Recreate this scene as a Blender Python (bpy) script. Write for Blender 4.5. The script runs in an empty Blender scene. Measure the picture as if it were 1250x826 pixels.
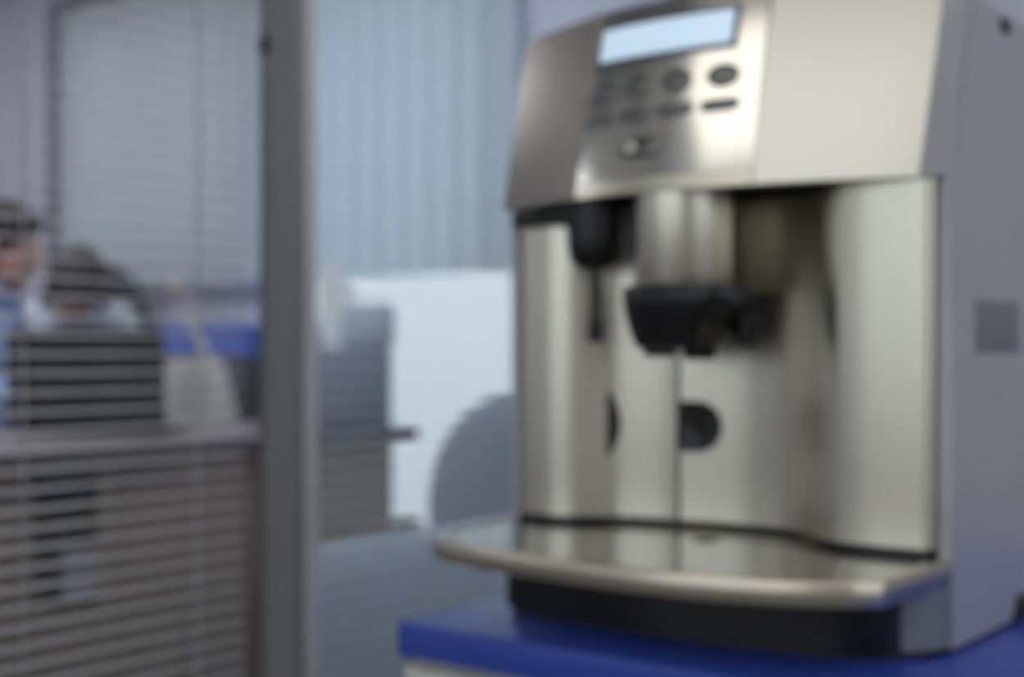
import bpy, bmesh, math, random
from mathutils import Vector, Matrix, Euler

# ------------------------------------------------------------------ camera, world, exposure
R = math.radians
scene = bpy.context.scene
COL = scene.collection
CAM_Z = 0.9524
TH = R(38.0)                      # heading of the camera against the room's axes

cam_d = bpy.data.cameras.new('camera')
cam_d.sensor_width = 36.0
cam_d.lens = 1638.0 / 1250.0 * 36.0
cam_d.shift_y = 15.0 / 1250.0
cam_d.clip_start = 0.05
cam_d.dof.use_dof = True
cam_d.dof.focus_distance = 0.40
cam_d.dof.aperture_fstop = 7.5
cam = bpy.data.objects.new('camera', cam_d)
COL.objects.link(cam)
cam.location = (0, 0, CAM_Z)
cam.rotation_euler = (R(90), 0, TH)
scene.camera = cam

vs = scene.view_settings
vs.view_transform = 'Standard'
vs.look = 'None'
vs.gamma = 1.0
vs.use_curve_mapping = False
vs.exposure = 0.1

world = bpy.data.worlds.new('overcast_sky')
scene.world = world
world.use_nodes = True
wn = world.node_tree.nodes
wn['Background'].inputs[0].default_value = (0.93, 0.96, 1.0, 1)
wn['Background'].inputs[1].default_value = 1.25

FILL_FRONT = 1.45                   # strength of the added unseen ceiling panels on the coffee side
FILL_OFFICE = 8.0                  # strength of the added unseen ceiling panels in the office


def at(px, py, depth):
    """Point that lies at the given photo pixel, depth metres along the camera's axis."""
    rx = (px - 625.0) / 1638.0
    rz = (428.0 - py) / 1638.0
    c, s = math.cos(TH), math.sin(TH)
    return Vector(((rx * c - s) * depth, (rx * s + c) * depth, CAM_Z + rz * depth))


# ------------------------------------------------------------------ materials
MATS = {}


def lin(c):
    return tuple(((v / 255.0) / 12.92 if v / 255.0 <= 0.04045 else ((v / 255.0 + 0.055) / 1.055) ** 2.4) for v in c)


def mat(name, rgb, rough=0.5, metal=0.0, var=0.06, scale=30.0, bump=0.0, stretch=None, coat=0.0, emit=None, trans=0.0, spec=0.5):
    if name in MATS:
        return MATS[name]
    m = bpy.data.materials.new(name)
    m.use_nodes = True
    nt = m.node_tree
    b = nt.nodes['Principled BSDF']
    base = lin(rgb)
    tc = nt.nodes.new('ShaderNodeTexCoord')
    mp = nt.nodes.new('ShaderNodeMapping')
    if stretch:
        mp.inputs['Scale'].default_value = stretch
    nz = nt.nodes.new('ShaderNodeTexNoise')
    nz.inputs['Scale'].default_value = scale
    nz.inputs['Detail'].default_value = 3
    rp = nt.nodes.new('ShaderNodeValToRGB')
    rp.color_ramp.elements[0].position = 0.3
    rp.color_ramp.elements[1].position = 0.7
    rp.color_ramp.elements[0].color = tuple(max(0, v * (1 - var)) for v in base) + (1,)
    rp.color_ramp.elements[1].color = tuple(min(1, v * (1 + var)) for v in base) + (1,)
    nt.links.new(tc.outputs['Object'], mp.inputs['Vector'])
    nt.links.new(mp.outputs[0], nz.inputs['Vector'])
    nt.links.new(nz.outputs['Fac'], rp.inputs[0])
    nt.links.new(rp.outputs[0], b.inputs['Base Color'])
    b.inputs['Roughness'].default_value = rough
    b.inputs['Metallic'].default_value = metal
    b.inputs['Specular IOR Level'].default_value = spec
    b.inputs['Coat Weight'].default_value = coat
    b.inputs['Coat Roughness'].default_value = 0.08
    if bump:
        bp = nt.nodes.new('ShaderNodeBump')
        bp.inputs['Strength'].default_value = bump
        bp.inputs['Distance'].default_value = 0.002
        nt.links.new(nz.outputs['Fac'], bp.inputs['Height'])
        nt.links.new(bp.outputs[0], b.inputs['Normal'])
    if emit:
        b.inputs['Emission Color'].default_value = lin(emit[0]) + (1,)
        b.inputs['Emission Strength'].default_value = emit[1]
    if trans:
        tl = nt.nodes.new('ShaderNodeBsdfTranslucent')
        nt.links.new(rp.outputs[0], tl.inputs[0])
        mx = nt.nodes.new('ShaderNodeMixShader')
        mx.inputs[0].default_value = trans
        nt.links.new(b.outputs[0], mx.inputs[1])
        nt.links.new(tl.outputs[0], mx.inputs[2])
        nt.links.new(mx.outputs[0], nt.nodes['Material Output'].inputs[0])
    MATS[name] = m
    return m


def glass_mat(name, tint):
    m = bpy.data.materials.new(name)
    m.use_nodes = True
    nt = m.node_tree
    nt.nodes.remove(nt.nodes['Principled BSDF'])
    tr = nt.nodes.new('ShaderNodeBsdfTransparent')
    tr.inputs[0].default_value = tint + (1,)
    gl = nt.nodes.new('ShaderNodeBsdfGlossy')
    gl.inputs['Roughness'].default_value = 0.02
    lw = nt.nodes.new('ShaderNodeLayerWeight')
    pw = nt.nodes.new('ShaderNodeMath')
    pw.operation = 'POWER'
    pw.inputs[1].default_value = 5.0
    ma = nt.nodes.new('ShaderNodeMath')
    ma.operation = 'MULTIPLY_ADD'
    ma.inputs[1].default_value = 0.95
    ma.inputs[2].default_value = 0.035
    nt.links.new(lw.outputs['Facing'], pw.inputs[0])
    nt.links.new(pw.outputs[0], ma.inputs[0])
    mx = nt.nodes.new('ShaderNodeMixShader')
    nt.links.new(ma.outputs[0], mx.inputs[0])
    nt.links.new(tr.outputs[0], mx.inputs[1])
    nt.links.new(gl.outputs[0], mx.inputs[2])
    nt.links.new(mx.outputs[0], nt.nodes['Material Output'].inputs[0])
    return m


M_wall = mat('painted_wall', (196, 197, 212), 0.9, var=0.02, scale=6)
M_wallw = mat('white_painted_wall', (226, 226, 228), 0.9, var=0.02, scale=6)
M_ceil = mat('ceiling_tile', (225, 225, 222), 0.95, var=0.02)
M_floor = mat('grey_carpet', (118, 118, 122), 0.95, var=0.15, scale=120, bump=0.3)
M_post = mat('post_shaded_face', (138, 138, 140), 0.5, 0.0, var=0.03, stretch=(20, 20, 0.5))
M_alu = mat('aluminium_post', (212, 213, 218), 0.45, 0.1, var=0.03, stretch=(20, 20, 0.5))
M_slat = mat('blind_slat', (150, 151, 153), 0.45, 0.0, var=0.03)
M_tape = mat('ladder_tape', (236, 238, 240), 0.9, var=0.04, trans=0.65)
M_vane = mat('vertical_vane', (224, 230, 234), 0.85, var=0.04, scale=40, trans=0.66)
M_glass = glass_mat('pane_glass', (0.86, 0.89, 0.90))
M_glass2 = glass_mat('tinted_pane_glass', (0.78, 0.775, 0.77))
M_wglass = glass_mat('window_glass', (0.90, 0.93, 0.95))
M_frame = mat('window_frame_grey', (114, 116, 128), 0.5, var=0.03)
M_film = mat('grey_panel', (226, 232, 240), 0.6, var=0.03, trans=0.6)

M_champ = mat('champagne_metal', (216, 211, 195), 0.30, 1.0, var=0.03, scale=60, stretch=(30, 30, 1))
M_wing = mat('brushed_wing_metal', (196, 188, 177), 0.24, 1.0, var=0.05, scale=40, stretch=(2, 2, 6))
M_silver = mat('silver_metal', (228, 226, 217), 0.40, 1.0, var=0.02, scale=60, stretch=(30, 30, 1))
M_chrome = mat('polished_panel', (216, 214, 207), 0.15, 1.0, var=0.01)
M_tray = mat('tray_metal', (206, 196, 178), 0.30, 1.0, var=0.03, scale=60, stretch=(1, 30, 30))
M_plate = mat('grid_plate_steel', (176, 174, 166), 0.16, 1.0, var=0.02)
M_side = mat('grey_side_plastic', (164, 164, 169), 0.30, 0.0, var=0.02, coat=0.7)
M_core = mat('dark_core_plastic', (34, 34, 32), 0.55, var=0.05)
M_black = mat('black_plastic', (13, 13, 13), 0.32, var=0.05)
M_gloss = mat('black_gloss_plastic', (16, 16, 18), 0.18, var=0.03)
M_tube = mat('steam_tube_steel', (70, 72, 70), 0.35, 1.0, var=0.03)
M_btn = mat('button_grey', (116, 120, 117), 0.35, 0.7, var=0.03)
M_badge = mat('badge_grey', (120, 122, 116), 0.25, 0.8, var=0.03)
M_lcd = mat('lcd_screen', (200, 222, 240), 0.3, var=0.01, emit=((206, 228, 245), 0.5))
M_bezel = mat('lcd_bezel', (104, 104, 118), 0.3, 0.3, var=0.02)
M_rimshade = mat('crescent_shade', (58, 54, 48), 0.4, 0.3, var=0.04)
M_blue = mat('blue_laminate', (52, 78, 174), 0.28, var=0.03, scale=14)
M_white = mat('white_laminate', (206, 205, 198), 0.5, var=0.02)

M_desk = mat('desk_brown', (165, 146, 131), 0.55, var=0.10, scale=8, stretch=(1, 1, 12))
M_desktop = mat('desk_top_grey', (128, 122, 126), 0.5, var=0.05)
M_lap = mat('laptop_black', (26, 27, 30), 0.45, var=0.05)
M_screen = mat('laptop_screen', (30, 34, 44), 0.2, var=0.02)
M_slate = mat('slate_plastic', (116, 124, 142), 0.5, var=0.04)
M_slate2 = mat('pale_slate_plastic', (182, 190, 204), 0.5, var=0.04)
M_paper = mat('white_paper', (246, 245, 243), 0.9, var=0.01, trans=0.45)
M_bluebox = mat('blue_board', (84, 112, 204), 0.6, var=0.04)
M_dkcab = mat('dark_cabinet', (64, 68, 74), 0.5, var=0.04)
M_chairg = mat('grey_chair_fabric', (150, 158, 172), 0.9, var=0.06, scale=200, bump=0.2)
M_chairn = mat('navy_chair_fabric', (46, 48, 62), 0.9, var=0.06, scale=200, bump=0.2)
M_chairp = mat('chair_plastic', (30, 31, 33), 0.5, var=0.04)
M_skin = mat('skin', (196, 150, 134), 0.55, var=0.05, scale=18)
M_hair = mat('dark_brown_hair', (44, 38, 36), 0.6, var=0.25, scale=60, stretch=(1, 1, 0.2), bump=0.4)
M_shirtb = mat('light_blue_shirt', (150, 170, 214), 0.85, var=0.05, scale=30)
M_shirtw = mat('pale_blue_white_shirt', (206, 212, 228), 0.85, var=0.05, scale=12)
M_trous = mat('dark_trousers', (40, 42, 52), 0.9, var=0.06)
M_eye = mat('eye_white', (225, 225, 222), 0.3, var=0.01)
M_lip = mat('lip', (168, 104, 98), 0.5, var=0.03)
M_fill = mat('added_panel_glow', (255, 250, 240), 0.5, var=0.0, emit=((255, 249, 240), FILL_FRONT))
M_fill2 = mat('added_office_panel_glow', (245, 248, 255), 0.5, var=0.0, emit=((244, 247, 255), FILL_OFFICE))


# ------------------------------------------------------------------ mesh helpers
def finish(name, bm, m, parent=None, smooth=True, angle=40, loc=None, rot=None):
    bmesh.ops.recalc_face_normals(bm, faces=bm.faces[:])
    me = bpy.data.meshes.new(name)
    bm.to_mesh(me)
    bm.free()
    if smooth:
        me.polygons.foreach_set('use_smooth', [True] * len(me.polygons))
        try:
            me.set_sharp_from_angle(angle=R(angle))
        except Exception:
            pass
    if m:
        me.materials.append(m)
    o = bpy.data.objects.new(name, me)
    COL.objects.link(o)
    if parent:
        o.parent = parent
    if loc is not None:
        o.location = loc
    if rot is not None:
        o.rotation_euler = rot
    return o


def empty(name, loc=(0, 0, 0), rz=0.0):
    o = bpy.data.objects.new(name, None)
    COL.objects.link(o)
    o.location = loc
    o.rotation_euler = (0, 0, rz)
    o.empty_display_size = 0.1
    return o


def tag(o, label=None, cat=None, group=None, kind=None):
    if label:
        o['label'] = label
    if cat:
        o['category'] = cat
    if group:
        o['group'] = group
    if kind:
        o['kind'] = kind
    return o


def box(bm, x0, x1, y0, y1, z0, z1, bev=0.0, seg=2, mtx=None):
    r = bmesh.ops.create_cube(bm, size=1.0)
    vs_ = r['verts']
    bmesh.ops.scale(bm, vec=(x1 - x0, y1 - y0, z1 - z0), verts=vs_)
    bmesh.ops.translate(bm, vec=((x0 + x1) / 2, (y0 + y1) / 2, (z0 + z1) / 2), verts=vs_)
    if bev > 0:
        es = list({e for v in vs_ for e in v.link_edges})
        rr = bmesh.ops.bevel(bm, geom=es, offset=bev, segments=seg, affect='EDGES', profile=0.5)
        vs_ = list({v for f in rr['faces'] for v in f.verts} | {v for v in vs_ if v.is_valid})
    if mtx is not None:
        bmesh.ops.transform(bm, matrix=mtx, verts=[v for v in vs_ if v.is_valid])
    return vs_


def bx(name, x0, x1, y0, y1, z0, z1, m, parent=None, bev=0.0, seg=2):
    bm = bmesh.new()
    box(bm, x0, x1, y0, y1, z0, z1, bev, seg)
    return finish(name, bm, m, parent)


def lathe(bm, prof, cx, cy, n=32, sx=1.0, sy=1.0):
    """prof = [(r, z)...]; closed at both ends."""
    rings = []
    for r, z in prof:
        rings.append([bm.verts.new((cx + sx * r * math.cos(2 * math.pi * i / n), cy + sy * r * math.sin(2 * math.pi * i / n), z)) for i in range(n)])
    for a, b in zip(rings, rings[1:]):
        for i in range(n):
            bm.faces.new((a[i], a[(i + 1) % n], b[(i + 1) % n], b[i]))
    bm.faces.new(rings[0][::-1])
    bm.faces.new(rings[-1])


def prism(bm, pts, z0, z1):
    lo = [bm.verts.new((p[0], p[1], z0)) for p in pts]
    hi = [bm.verts.new((p[0], p[1], z1)) for p in pts]
    n = len(pts)
    for i in range(n):
        bm.faces.new((lo[i], lo[(i + 1) % n], hi[(i + 1) % n], hi[i]))
    bm.faces.new(lo[::-1])
    bm.faces.new(hi)


def catmull(pts, n=8):
    out = []
    P = [pts[0]] + list(pts) + [pts[-1]]
    for i in range(1, len(P) - 2):
        p0, p1, p2, p3 = P[i - 1], P[i], P[i + 1], P[i + 2]
        for k in range(n):
            t = k / n
            out.append(tuple(0.5 * ((2 * b) + (-a + c) * t + (2 * a - 5 * b + 4 * c - d) * t * t + (-a + 3 * b - 3 * c + d) * t ** 3)
                             for a, b, c, d in zip(p0, p1, p2, p3)))
    out.append(tuple(pts[-1]))
    return out


def tube(bm, pts, r, n=10):
    """a round tube along the points; r one radius or one per point"""
    pts = [Vector(p) for p in pts]
    rs = r if isinstance(r, (list, tuple)) else [r] * len(pts)
    rings = []
    for i, p in enumerate(pts):
        d = (pts[min(i + 1, len(pts) - 1)] - pts[max(i - 1, 0)]).normalized()
        up = Vector((0, 0, 1)) if abs(d.z) < 0.9 else Vector((1, 0, 0))
        a = d.cross(up).normalized()
        b = d.cross(a).normalized()
        rings.append([bm.verts.new(p + rs[i] * (math.cos(2 * math.pi * k / n) * a + math.sin(2 * math.pi * k / n) * b)) for k in range(n)])
    for a, b in zip(rings, rings[1:]):
        for k in range(n):
            bm.faces.new((a[k], a[(k + 1) % n], b[(k + 1) % n], b[k]))
    bm.faces.new(rings[0][::-1])
    bm.faces.new(rings[-1])


def capsule(bm, p0, p1, r0, r1, n=14, sq=(1, 1)):
    """tapered limb with round ends"""
    p0, p1 = Vector(p0), Vector(p1)
    d = (p1 - p0)
    L = d.length
    d = d.normalized() if L > 1e-6 else Vector((0, 0, 1))
    pts, rs = [], []
    for k in range(5):
        t = (k / 4) * math.pi / 2
        pts.append(p0 - d * r0 * math.cos(t))
        rs.append(max(1e-4, r0 * math.sin(t)))
    for k in range(5):
        t = (k / 4) * math.pi / 2
        pts.append(p1 + d * r1 * math.sin(t))
        rs.append(max(1e-4, r1 * math.cos(t)))
    tube(bm, pts, rs, n)


def ellipsoid(bm, c, rx, ry, rz, rot=None, seg=20, rings=14):
    r = bmesh.ops.create_uvsphere(bm, u_segments=seg, v_segments=rings, radius=1.0)
    m = Matrix.Translation(Vector(c)) @ (rot.to_matrix().to_4x4() if rot else Matrix.Identity(4)) @ Matrix.Diagonal((rx, ry, rz, 1))
    bmesh.ops.transform(bm, matrix=m, verts=r['verts'])


def structure(o):
    o['kind'] = 'structure'
    return o


# ------------------------------------------------------------------ the room
X0, X1, Y0, Y1, ZC = -6.2, 2.2, -2.4, 3.2, 2.65
structure(bx('floor', X0, X1, Y0, Y1, -0.1, 0.0, M_floor))
structure(bx('ceiling', X0, X1, Y0, Y1, ZC, ZC + 0.1, M_ceil))
structure(bx('wall_left', X0 - 0.15, X0, Y0 - 0.15, Y1 + 0.15, 0, ZC, M_wall))
RW0, RW1 = -0.9, 1.7                                # unseen window added in the right wall for side light
bm = bmesh.new()
box(bm, X1, X1 + 0.15, Y0 - 0.15, RW0, 0, ZC)
box(bm, X1, X1 + 0.15, RW1, Y1 + 0.15, 0, ZC)
box(bm, X1, X1 + 0.15, RW0, RW1, 0, 0.85)
box(bm, X1, X1 + 0.15, RW0, RW1, 2.4, ZC)
structure(finish('wall_right', bm, M_wallw))


def wall_with_openings(name, y0, y1, xa, xb, openings, m):
    """wall along x between y0 and y1; openings = (x0, x1, z0, z1) touching side by side"""
    xs = sorted({xa, xb} | {o[0] for o in openings} | {o[1] for o in openings})
    bm = bmesh.new()
    for a, b in zip(xs, xs[1:]):
        holes = sorted((o[2], o[3]) for o in openings if o[0] <= a + 1e-6 and o[1] >= b - 1e-6)
        z = 0.0
        for h0, h1 in holes:
            if h0 > z:
                box(bm, a, b, y0, y1, z, h0)
            z = h1
        if z < ZC:
            box(bm, a, b, y0, y1, z, ZC)
    return structure(finish(name, bm, m))


WIN_L, WIN_R, WIN_M = -4.74, -2.50, -3.60          # the office window in the far wall
WIN_T, WIN_B, WIN_LOW = 2.27, 1.20, 0.28
wall_with_openings('wall_far', Y1, Y1 + 0.15, X0, X1,
                   [(WIN_L, WIN_M, WIN_B, WIN_T), (WIN_M, WIN_R, WIN_LOW, WIN_T)], M_wall)
BW_L, BW_R = -2.5, 1.25
wall_with_openings('wall_back', Y0 - 0.15, Y0, X0, X1, [(BW_L, BW_R, 0.75, 2.55), (-5.8, -3.2, 0.9, 2.3)], M_wallw)


def window(name, x0, x1, z0, z1, y, mull, inward):
    """frame, mullions and one pane per light, as parts of one window"""
    root = structure(empty(name, ((x0 + x1) / 2, y, z0)))
    cx = (x0 + x1) / 2
    f = 0.05

    def part(n, a, b, c, d, m, th=0.06):
        return bx(n, a - cx, b - cx, -th / 2, th / 2, c - z0, d - z0, m, root, bev=0.004 if th > 0.02 else 0)
    part('window_frame', x0, x1, z1 - f, z1, M_frame)
    part('window_frame', x0, x1, z0, z0 + f, M_frame)
    part('window_frame', x0, x0 + f, z0 + f, z1 - f, M_frame)
    part('window_frame', x1 - f, x1, z0 + f, z1 - f, M_frame)
    xs = [x0 + f] + list(mull) + [x1 - f]
    for k, (a, b) in enumerate(zip(xs, xs[1:])):
        part('pane', a, b, z0 + f, z1 - f, M_wglass, 0.006)
    for q in mull:
        part('mullion', q - 0.02, q + 0.02, z0 + f, z1 - f, M_frame)
    return root


window('window_1', WIN_L, WIN_M, WIN_B, WIN_T, Y1 + 0.10, [-4.2], -1)
window('window_2', WIN_M, WIN_R, WIN_LOW, WIN_T, Y1 + 0.10, [], -1)
window('window_back_added', BW_L, BW_R, 0.75, 2.55, Y0 - 0.08, [-1.25, 0.0], 1)  # unseen window, placed and sized for bright reflections in the machine's front
window('window_4', -5.8, -3.2, 0.9, 2.3, Y0 - 0.08, [-4.5], 1)
w5 = window('window_right_added', -1.3, 1.3, 0.85, 2.4, 0, [0.0], 1)  # unseen window added to light the faces turned to the right
w5.location = (X1 + 0.08, (RW0 + RW1) / 2, 0.85)
w5.rotation_euler = (0, 0, R(90))
structure(bx('trim_1', WIN_L - 0.06, WIN_L + 0.005, Y1 - 0.10, Y1, WIN_B - 0.04, WIN_T + 0.03, M_frame, bev=0.004))
structure(bx('trim_2', WIN_L - 0.06, WIN_R + 0.05, Y1 - 0.10, Y1, WIN_T + 0.03, WIN_T + 0.085, M_frame, bev=0.004))
structure(bx('baseboard_far', X0, X1, Y1 - 0.015, Y1, 0, 0.08, M_white))

# vertical blind hanging in front of the far window
vb = empty('vertical_blind', ((WIN_L + WIN_R) / 2, Y1 - 0.075, 1.19))
tag(vb, 'pale grey vertical louvre blind covering the upper window of the far office wall', 'blind')
vcx = (WIN_L + WIN_R) / 2
bx('headrail', WIN_L - vcx + 0.02, WIN_R - vcx + 0.06, -0.02, 0.02, 1.05, 1.105, M_tape, vb, bev=0.004)
bmv = bmesh.new()
VW = 0.127
prof = [(-VW / 2 + VW * k / 6, 0.006 * (1 - ((k - 3) / 3.0) ** 2)) for k in range(7)]
ring = [(x, y) for x, y in prof] + [(x, y + 0.0012) for x, y in reversed(prof)]
prism(bmv, ring, 0.0, 1.05)
vane0 = finish('vane', bmv, M_vane, vb)
nv = int((WIN_R - WIN_L) / 0.108) + 1
for k in range(nv):
    v = vane0 if k == 0 else vane0.copy()
    if k:
        COL.objects.link(v)
        v.parent = vb
    v.location = (WIN_L - vcx + 0.085 + k * 0.108, 0, 0)
    v.rotation_euler = (0, 0, R(14 + 2.0 * math.sin(k * 1.7)))

# unseen ceiling light panels, added to brighten the rooms and the metal's reflections
def added_ceiling_panel(x, y, m, label):
    r = empty('added_ceiling_panel', (x, y, ZC - 0.03))
    tag(r, label, 'lamp')
    bm = bmesh.new()
    for a in ((-0.62, 0.62, -0.62, -0.60), (-0.62, 0.62, 0.60, 0.62), (-0.62, -0.60, -0.60, 0.60), (0.60, 0.62, -0.60, 0.60)):
        box(bm, a[0], a[1], a[2], a[3], -0.005, 0.03)
    finish('frame', bm, M_white, r)
    bx('diffuser', -0.60, 0.60, -0.60, 0.60, 0.005, 0.03, m, r)


for gx, gy, m_, lb in ((-1.0, -1.25, M_fill, 'over the window wall left of the camera'), (0.35, -1.25, M_fill, 'over the window wall right of the camera'),
                       (1.25, 0.2, M_fill, 'right of the camera'),
                       (-0.35, 1.9, M_fill, 'behind the coffee machine near the partition'), (1.25, 1.9, M_fill, 'behind the coffee machine on the right'),
                       (-4.6, -1.4, M_fill2, 'in the office corner far left'),
                       (-2.4, 1.7, M_fill2, 'over the long office desk'), (-4.4, 1.7, M_fill2, 'over the people in the office')):
    added_ceiling_panel(gx, gy, m_, 'added unseen ceiling light panel ' + lb)

# ------------------------------------------------------------------ glass partition with venetian blinds
PX = -1.310                                         # plane of the glass
POSTS = [(-0.40, -0.37), (1.158, 1.192), (2.16, 2.19)]
for n, (a, b) in enumerate(POSTS):
    o = bx('trim_%d' % (n + 3), PX - 0.007, PX + 0.058, a, b - 0.014, 0.0, ZC, M_post, bev=0.002)  # darker colour stands in for the post's shaded face
    structure(o)
    bx('post_lit_face', PX - 0.007, PX + 0.060, b - 0.014, b + 0.006, 0.0, ZC, M_alu, o, bev=0.002)  # added strip, its pale colour stands in for the post's lit face
structure(bx('trim_6', PX - 0.02, PX + 0.03, -0.37, 1.158, 0.0, 0.05, M_alu, bev=0.003))
structure(bx('trim_7', PX - 0.02, PX + 0.03, 1.192, 2.16, 0.0, 0.05, M_alu, bev=0.003))
structure(bx('trim_8', PX - 0.02, PX + 0.03, 2.19, Y1, 0.0, 0.05, M_alu, bev=0.003))
hg = bx('hinge', PX + 0.0, PX + 0.012, -0.010, 0.0, -0.010, 0.010, M_core, None, bev=0.003)
hg.parent = bpy.data.objects['trim_4']
hg.location = (0, 1.159, 1.342)
for n, (a, b) in enumerate([(-0.37, 1.158), (1.192, 2.16), (2.19, Y1)]):
    g = bx('glass_pane', PX - 0.004, PX + 0.004, a, b, 0.05, ZC, M_glass2 if n == 0 else M_glass)
    tag(g, ['left clear glass pane of the partition beside the aluminium post',
            'clear glass pane of the partition between the aluminium post and coffee machine',
            'clear glass pane of the partition behind the coffee machine'][n], 'glass pane', 'panes of the glass partition', 'structure')

bms = bmesh.new()
SW, PITCH, NS = 0.0165, 0.0215, 104
TILT = R(14)
sec = [(-SW / 2 + SW * k / 4, 0.0007 * (1 - ((k - 2) / 2.0) ** 2)) for k in range(5)]
secl = sec + [(x, z - 0.0005) for x, z in reversed(sec)]
nn = len(secl)
ra = [bms.verts.new((x, -0.5, z)) for x, z in secl]
rb = [bms.verts.new((x, 0.5, z)) for x, z in secl]
for i in range(nn):
    bms.faces.new((ra[i], ra[(i + 1) % nn], rb[(i + 1) % nn], rb[i]))
bms.faces.new(ra[::-1])
bms.faces.new(rb)
slat_me = None


def venetian(a, b, tapes, label):
    global slat_me
    xc = PX - 0.025
    r = empty('venetian_blind', (xc, (a + b) / 2, 0.09))
    tag(r, label, 'blind', 'venetian blinds of the glass partition')
    L = b - a - 0.02
    for k in range(NS):
        if slat_me is None:
            s = finish('slat', bms, M_slat, r)
            slat_me = s.data
        else:
            s = bpy.data.objects.new('slat', slat_me)
            COL.objects.link(s)
            s.parent = r
        s.location = (0, 0, 0.02 + k * PITCH)
        s.rotation_euler = (0, TILT, 0)
        s.scale = (1, L, 1)
    bx('headrail', -0.0135, 0.0135, -L / 2, L / 2, NS * PITCH + 0.02, NS * PITCH + 0.05, M_slat, r, bev=0.002)
    bx('bottom_rail', -0.0125, 0.0125, -L / 2, L / 2, -0.012, 0.003, M_slat, r, bev=0.002)
    for t in tapes:
        for sx in (0.0140,):
            bx('ladder_cord', sx, sx + 0.0008, t - (a + b) / 2 - 0.0015, t - (a + b) / 2 + 0.0015, 0.0, NS * PITCH + 0.02, M_tape, r)


venetian(-0.37, 1.158, [-0.1, 0.42, 0.825, 1.062], 'open venetian blind left of the aluminium post')
venetian(1.192, 2.16, [1.205, 2.05], 'open venetian blind between the aluminium post and the coffee machine')
venetian(2.19, Y1, [2.35, 3.05], 'open venetian blind mostly hidden behind the coffee machine')
structure(bx('wall_low', PX - 0.065, PX - 0.045, 1.245, 2.16, 0.0, 0.677, M_film, bev=0.004))

# ------------------------------------------------------------------ blue table on a white cabinet
TZ = 0.74
TL, TF = -0.7227, 0.777
tb = empty('blue_table', (TL, TF, 0))
tag(tb, 'blue laminate counter on a white cabinet that carries the coffee machine', 'table')
bx('table_top', 0, 0.95, 0, 0.72, TZ - 0.028, TZ, M_blue, tb, bev=0.0025)
bx('cabinet_body', 0.008, 0.94, 0.012, 0.71, 0.06, TZ - 0.028, M_white, tb)
for k in range(2):
    d = bx('cabinet_door', 0.012 + k * 0.463, 0.012 + k * 0.463 + 0.459, -0.004, 0.014, 0.07, TZ - 0.034, M_white, tb, bev=0.002)
    bm = bmesh.new()
    hx = 0.43 if k == 0 else 0.515
    tube(bm, [(hx, -0.004, 0.50), (hx, -0.03, 0.50), (hx, -0.03, 0.62), (hx, -0.004, 0.62)], 0.005)
    finish('handle', bm, M_alu, d)
bx('plinth', 0.03, 0.92, 0.04, 0.70, 0.0, 0.06, M_core, tb)

# ------------------------------------------------------------------ coffee machine
cm = empty('coffee_machine', (-0.72, 0.921, TZ))
tag(cm, 'silver bean to cup coffee machine with lit display on the blue table', 'coffee machine')
MW = 0.380

# side panels and core
def side_panel(u0, u1):
    prof = [(0.006, 0.004), (0.135, 0.004), (0.145, 0.02), (0.185, 0.02), (0.195, 0.004), (0.385, 0.004), (0.392, 0.012), (0.392, 0.458), (0.38, 0.470), (0.058, 0.470), (0.050, 0.463), (0.008, 0.336), (0.006, 0.33)]
    bm = bmesh.new()
    a = [bm.verts.new((u0, y, z)) for y, z in prof]
    b = [bm.verts.new((u1, y, z)) for y, z in prof]
    n = len(prof)
    for i in range(n):
        bm.faces.new((a[i], a[(i + 1) % n], b[(i + 1) % n], b[i]))
    bm.faces.new(a[::-1])
    bm.faces.new(b)
    return bm


sp = finish('side_panel', side_panel(0.376, 0.386), M_side, cm, angle=30)
finish('side_panel', side_panel(-0.004, 0.004), M_side, cm, angle=30)
bx('core', 0.004, 0.376, 0.055, 0.385, 0.004, 0.46, M_core, cm)
bx('lid', 0.006, 0.374, 0.05, 0.385, 0.458, 0.474, M_side, cm, bev=0.006)
bx('hopper_cover', 0.07, 0.31, 0.12, 0.33, 0.474, 0.484, M_gloss, cm, bev=0.006)
vp = bx('vent', 0.3855, 0.3868, 0.0526, 0.150, 0.211, 0.250, mat('vent_grey', (124, 124, 125), 0.5, var=0.03), sp, bev=0.0005)
bx('clip', 0.384, 0.388, 0.108, 0.126, 0.455, 0.465, M_core, sp, bev=0.0008)
for u in (0.03, 0.335):
    for v_ in (0.165, 0.33):
        bm = bmesh.new()
        lathe(bm, [(0.018, 0.0), (0.02, 0.003), (0.02, 0.018)], u, v_, 20)
        finish('foot', bm, M_black, cm)
bx('foot', 0.355, 0.388, 0.140, 0.188, 0.0, 0.022, M_black, cm, bev=0.003)

# front fascia: plan profile (u, v)
FPROF = [(0.004, 0.012), (0.008, 0.004), (0.018, 0.0), (0.040, 0.0), (0.055, 0.004), (0.072, 0.016), (0.088, 0.029), (0.105, 0.037), (0.125, 0.041), (0.1410, 0.042),
         (0.1445, 0.042), (0.170, 0.0455), (0.195, 0.0475), (0.215, 0.0470), (0.235, 0.0430), (0.252, 0.0355), (0.267, 0.0260), (0.281, 0.0155), (0.292, 0.0070), (0.302, 0.0018), (0.312, 0.0), (0.330, -0.001), (0.360, 0.0), (0.371, 0.003), (0.375, 0.011)]


def fascia(name, pts, w0, w1, th, m, sub=5):
    c = catmull(pts, sub)
    bm = bmesh.new()
    prism(bm, [(u, v) for u, v in c] + [(u, v + th) for u, v in reversed(c)], w0, w1)
    return finish(name, bm, m, cm, angle=50)


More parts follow.
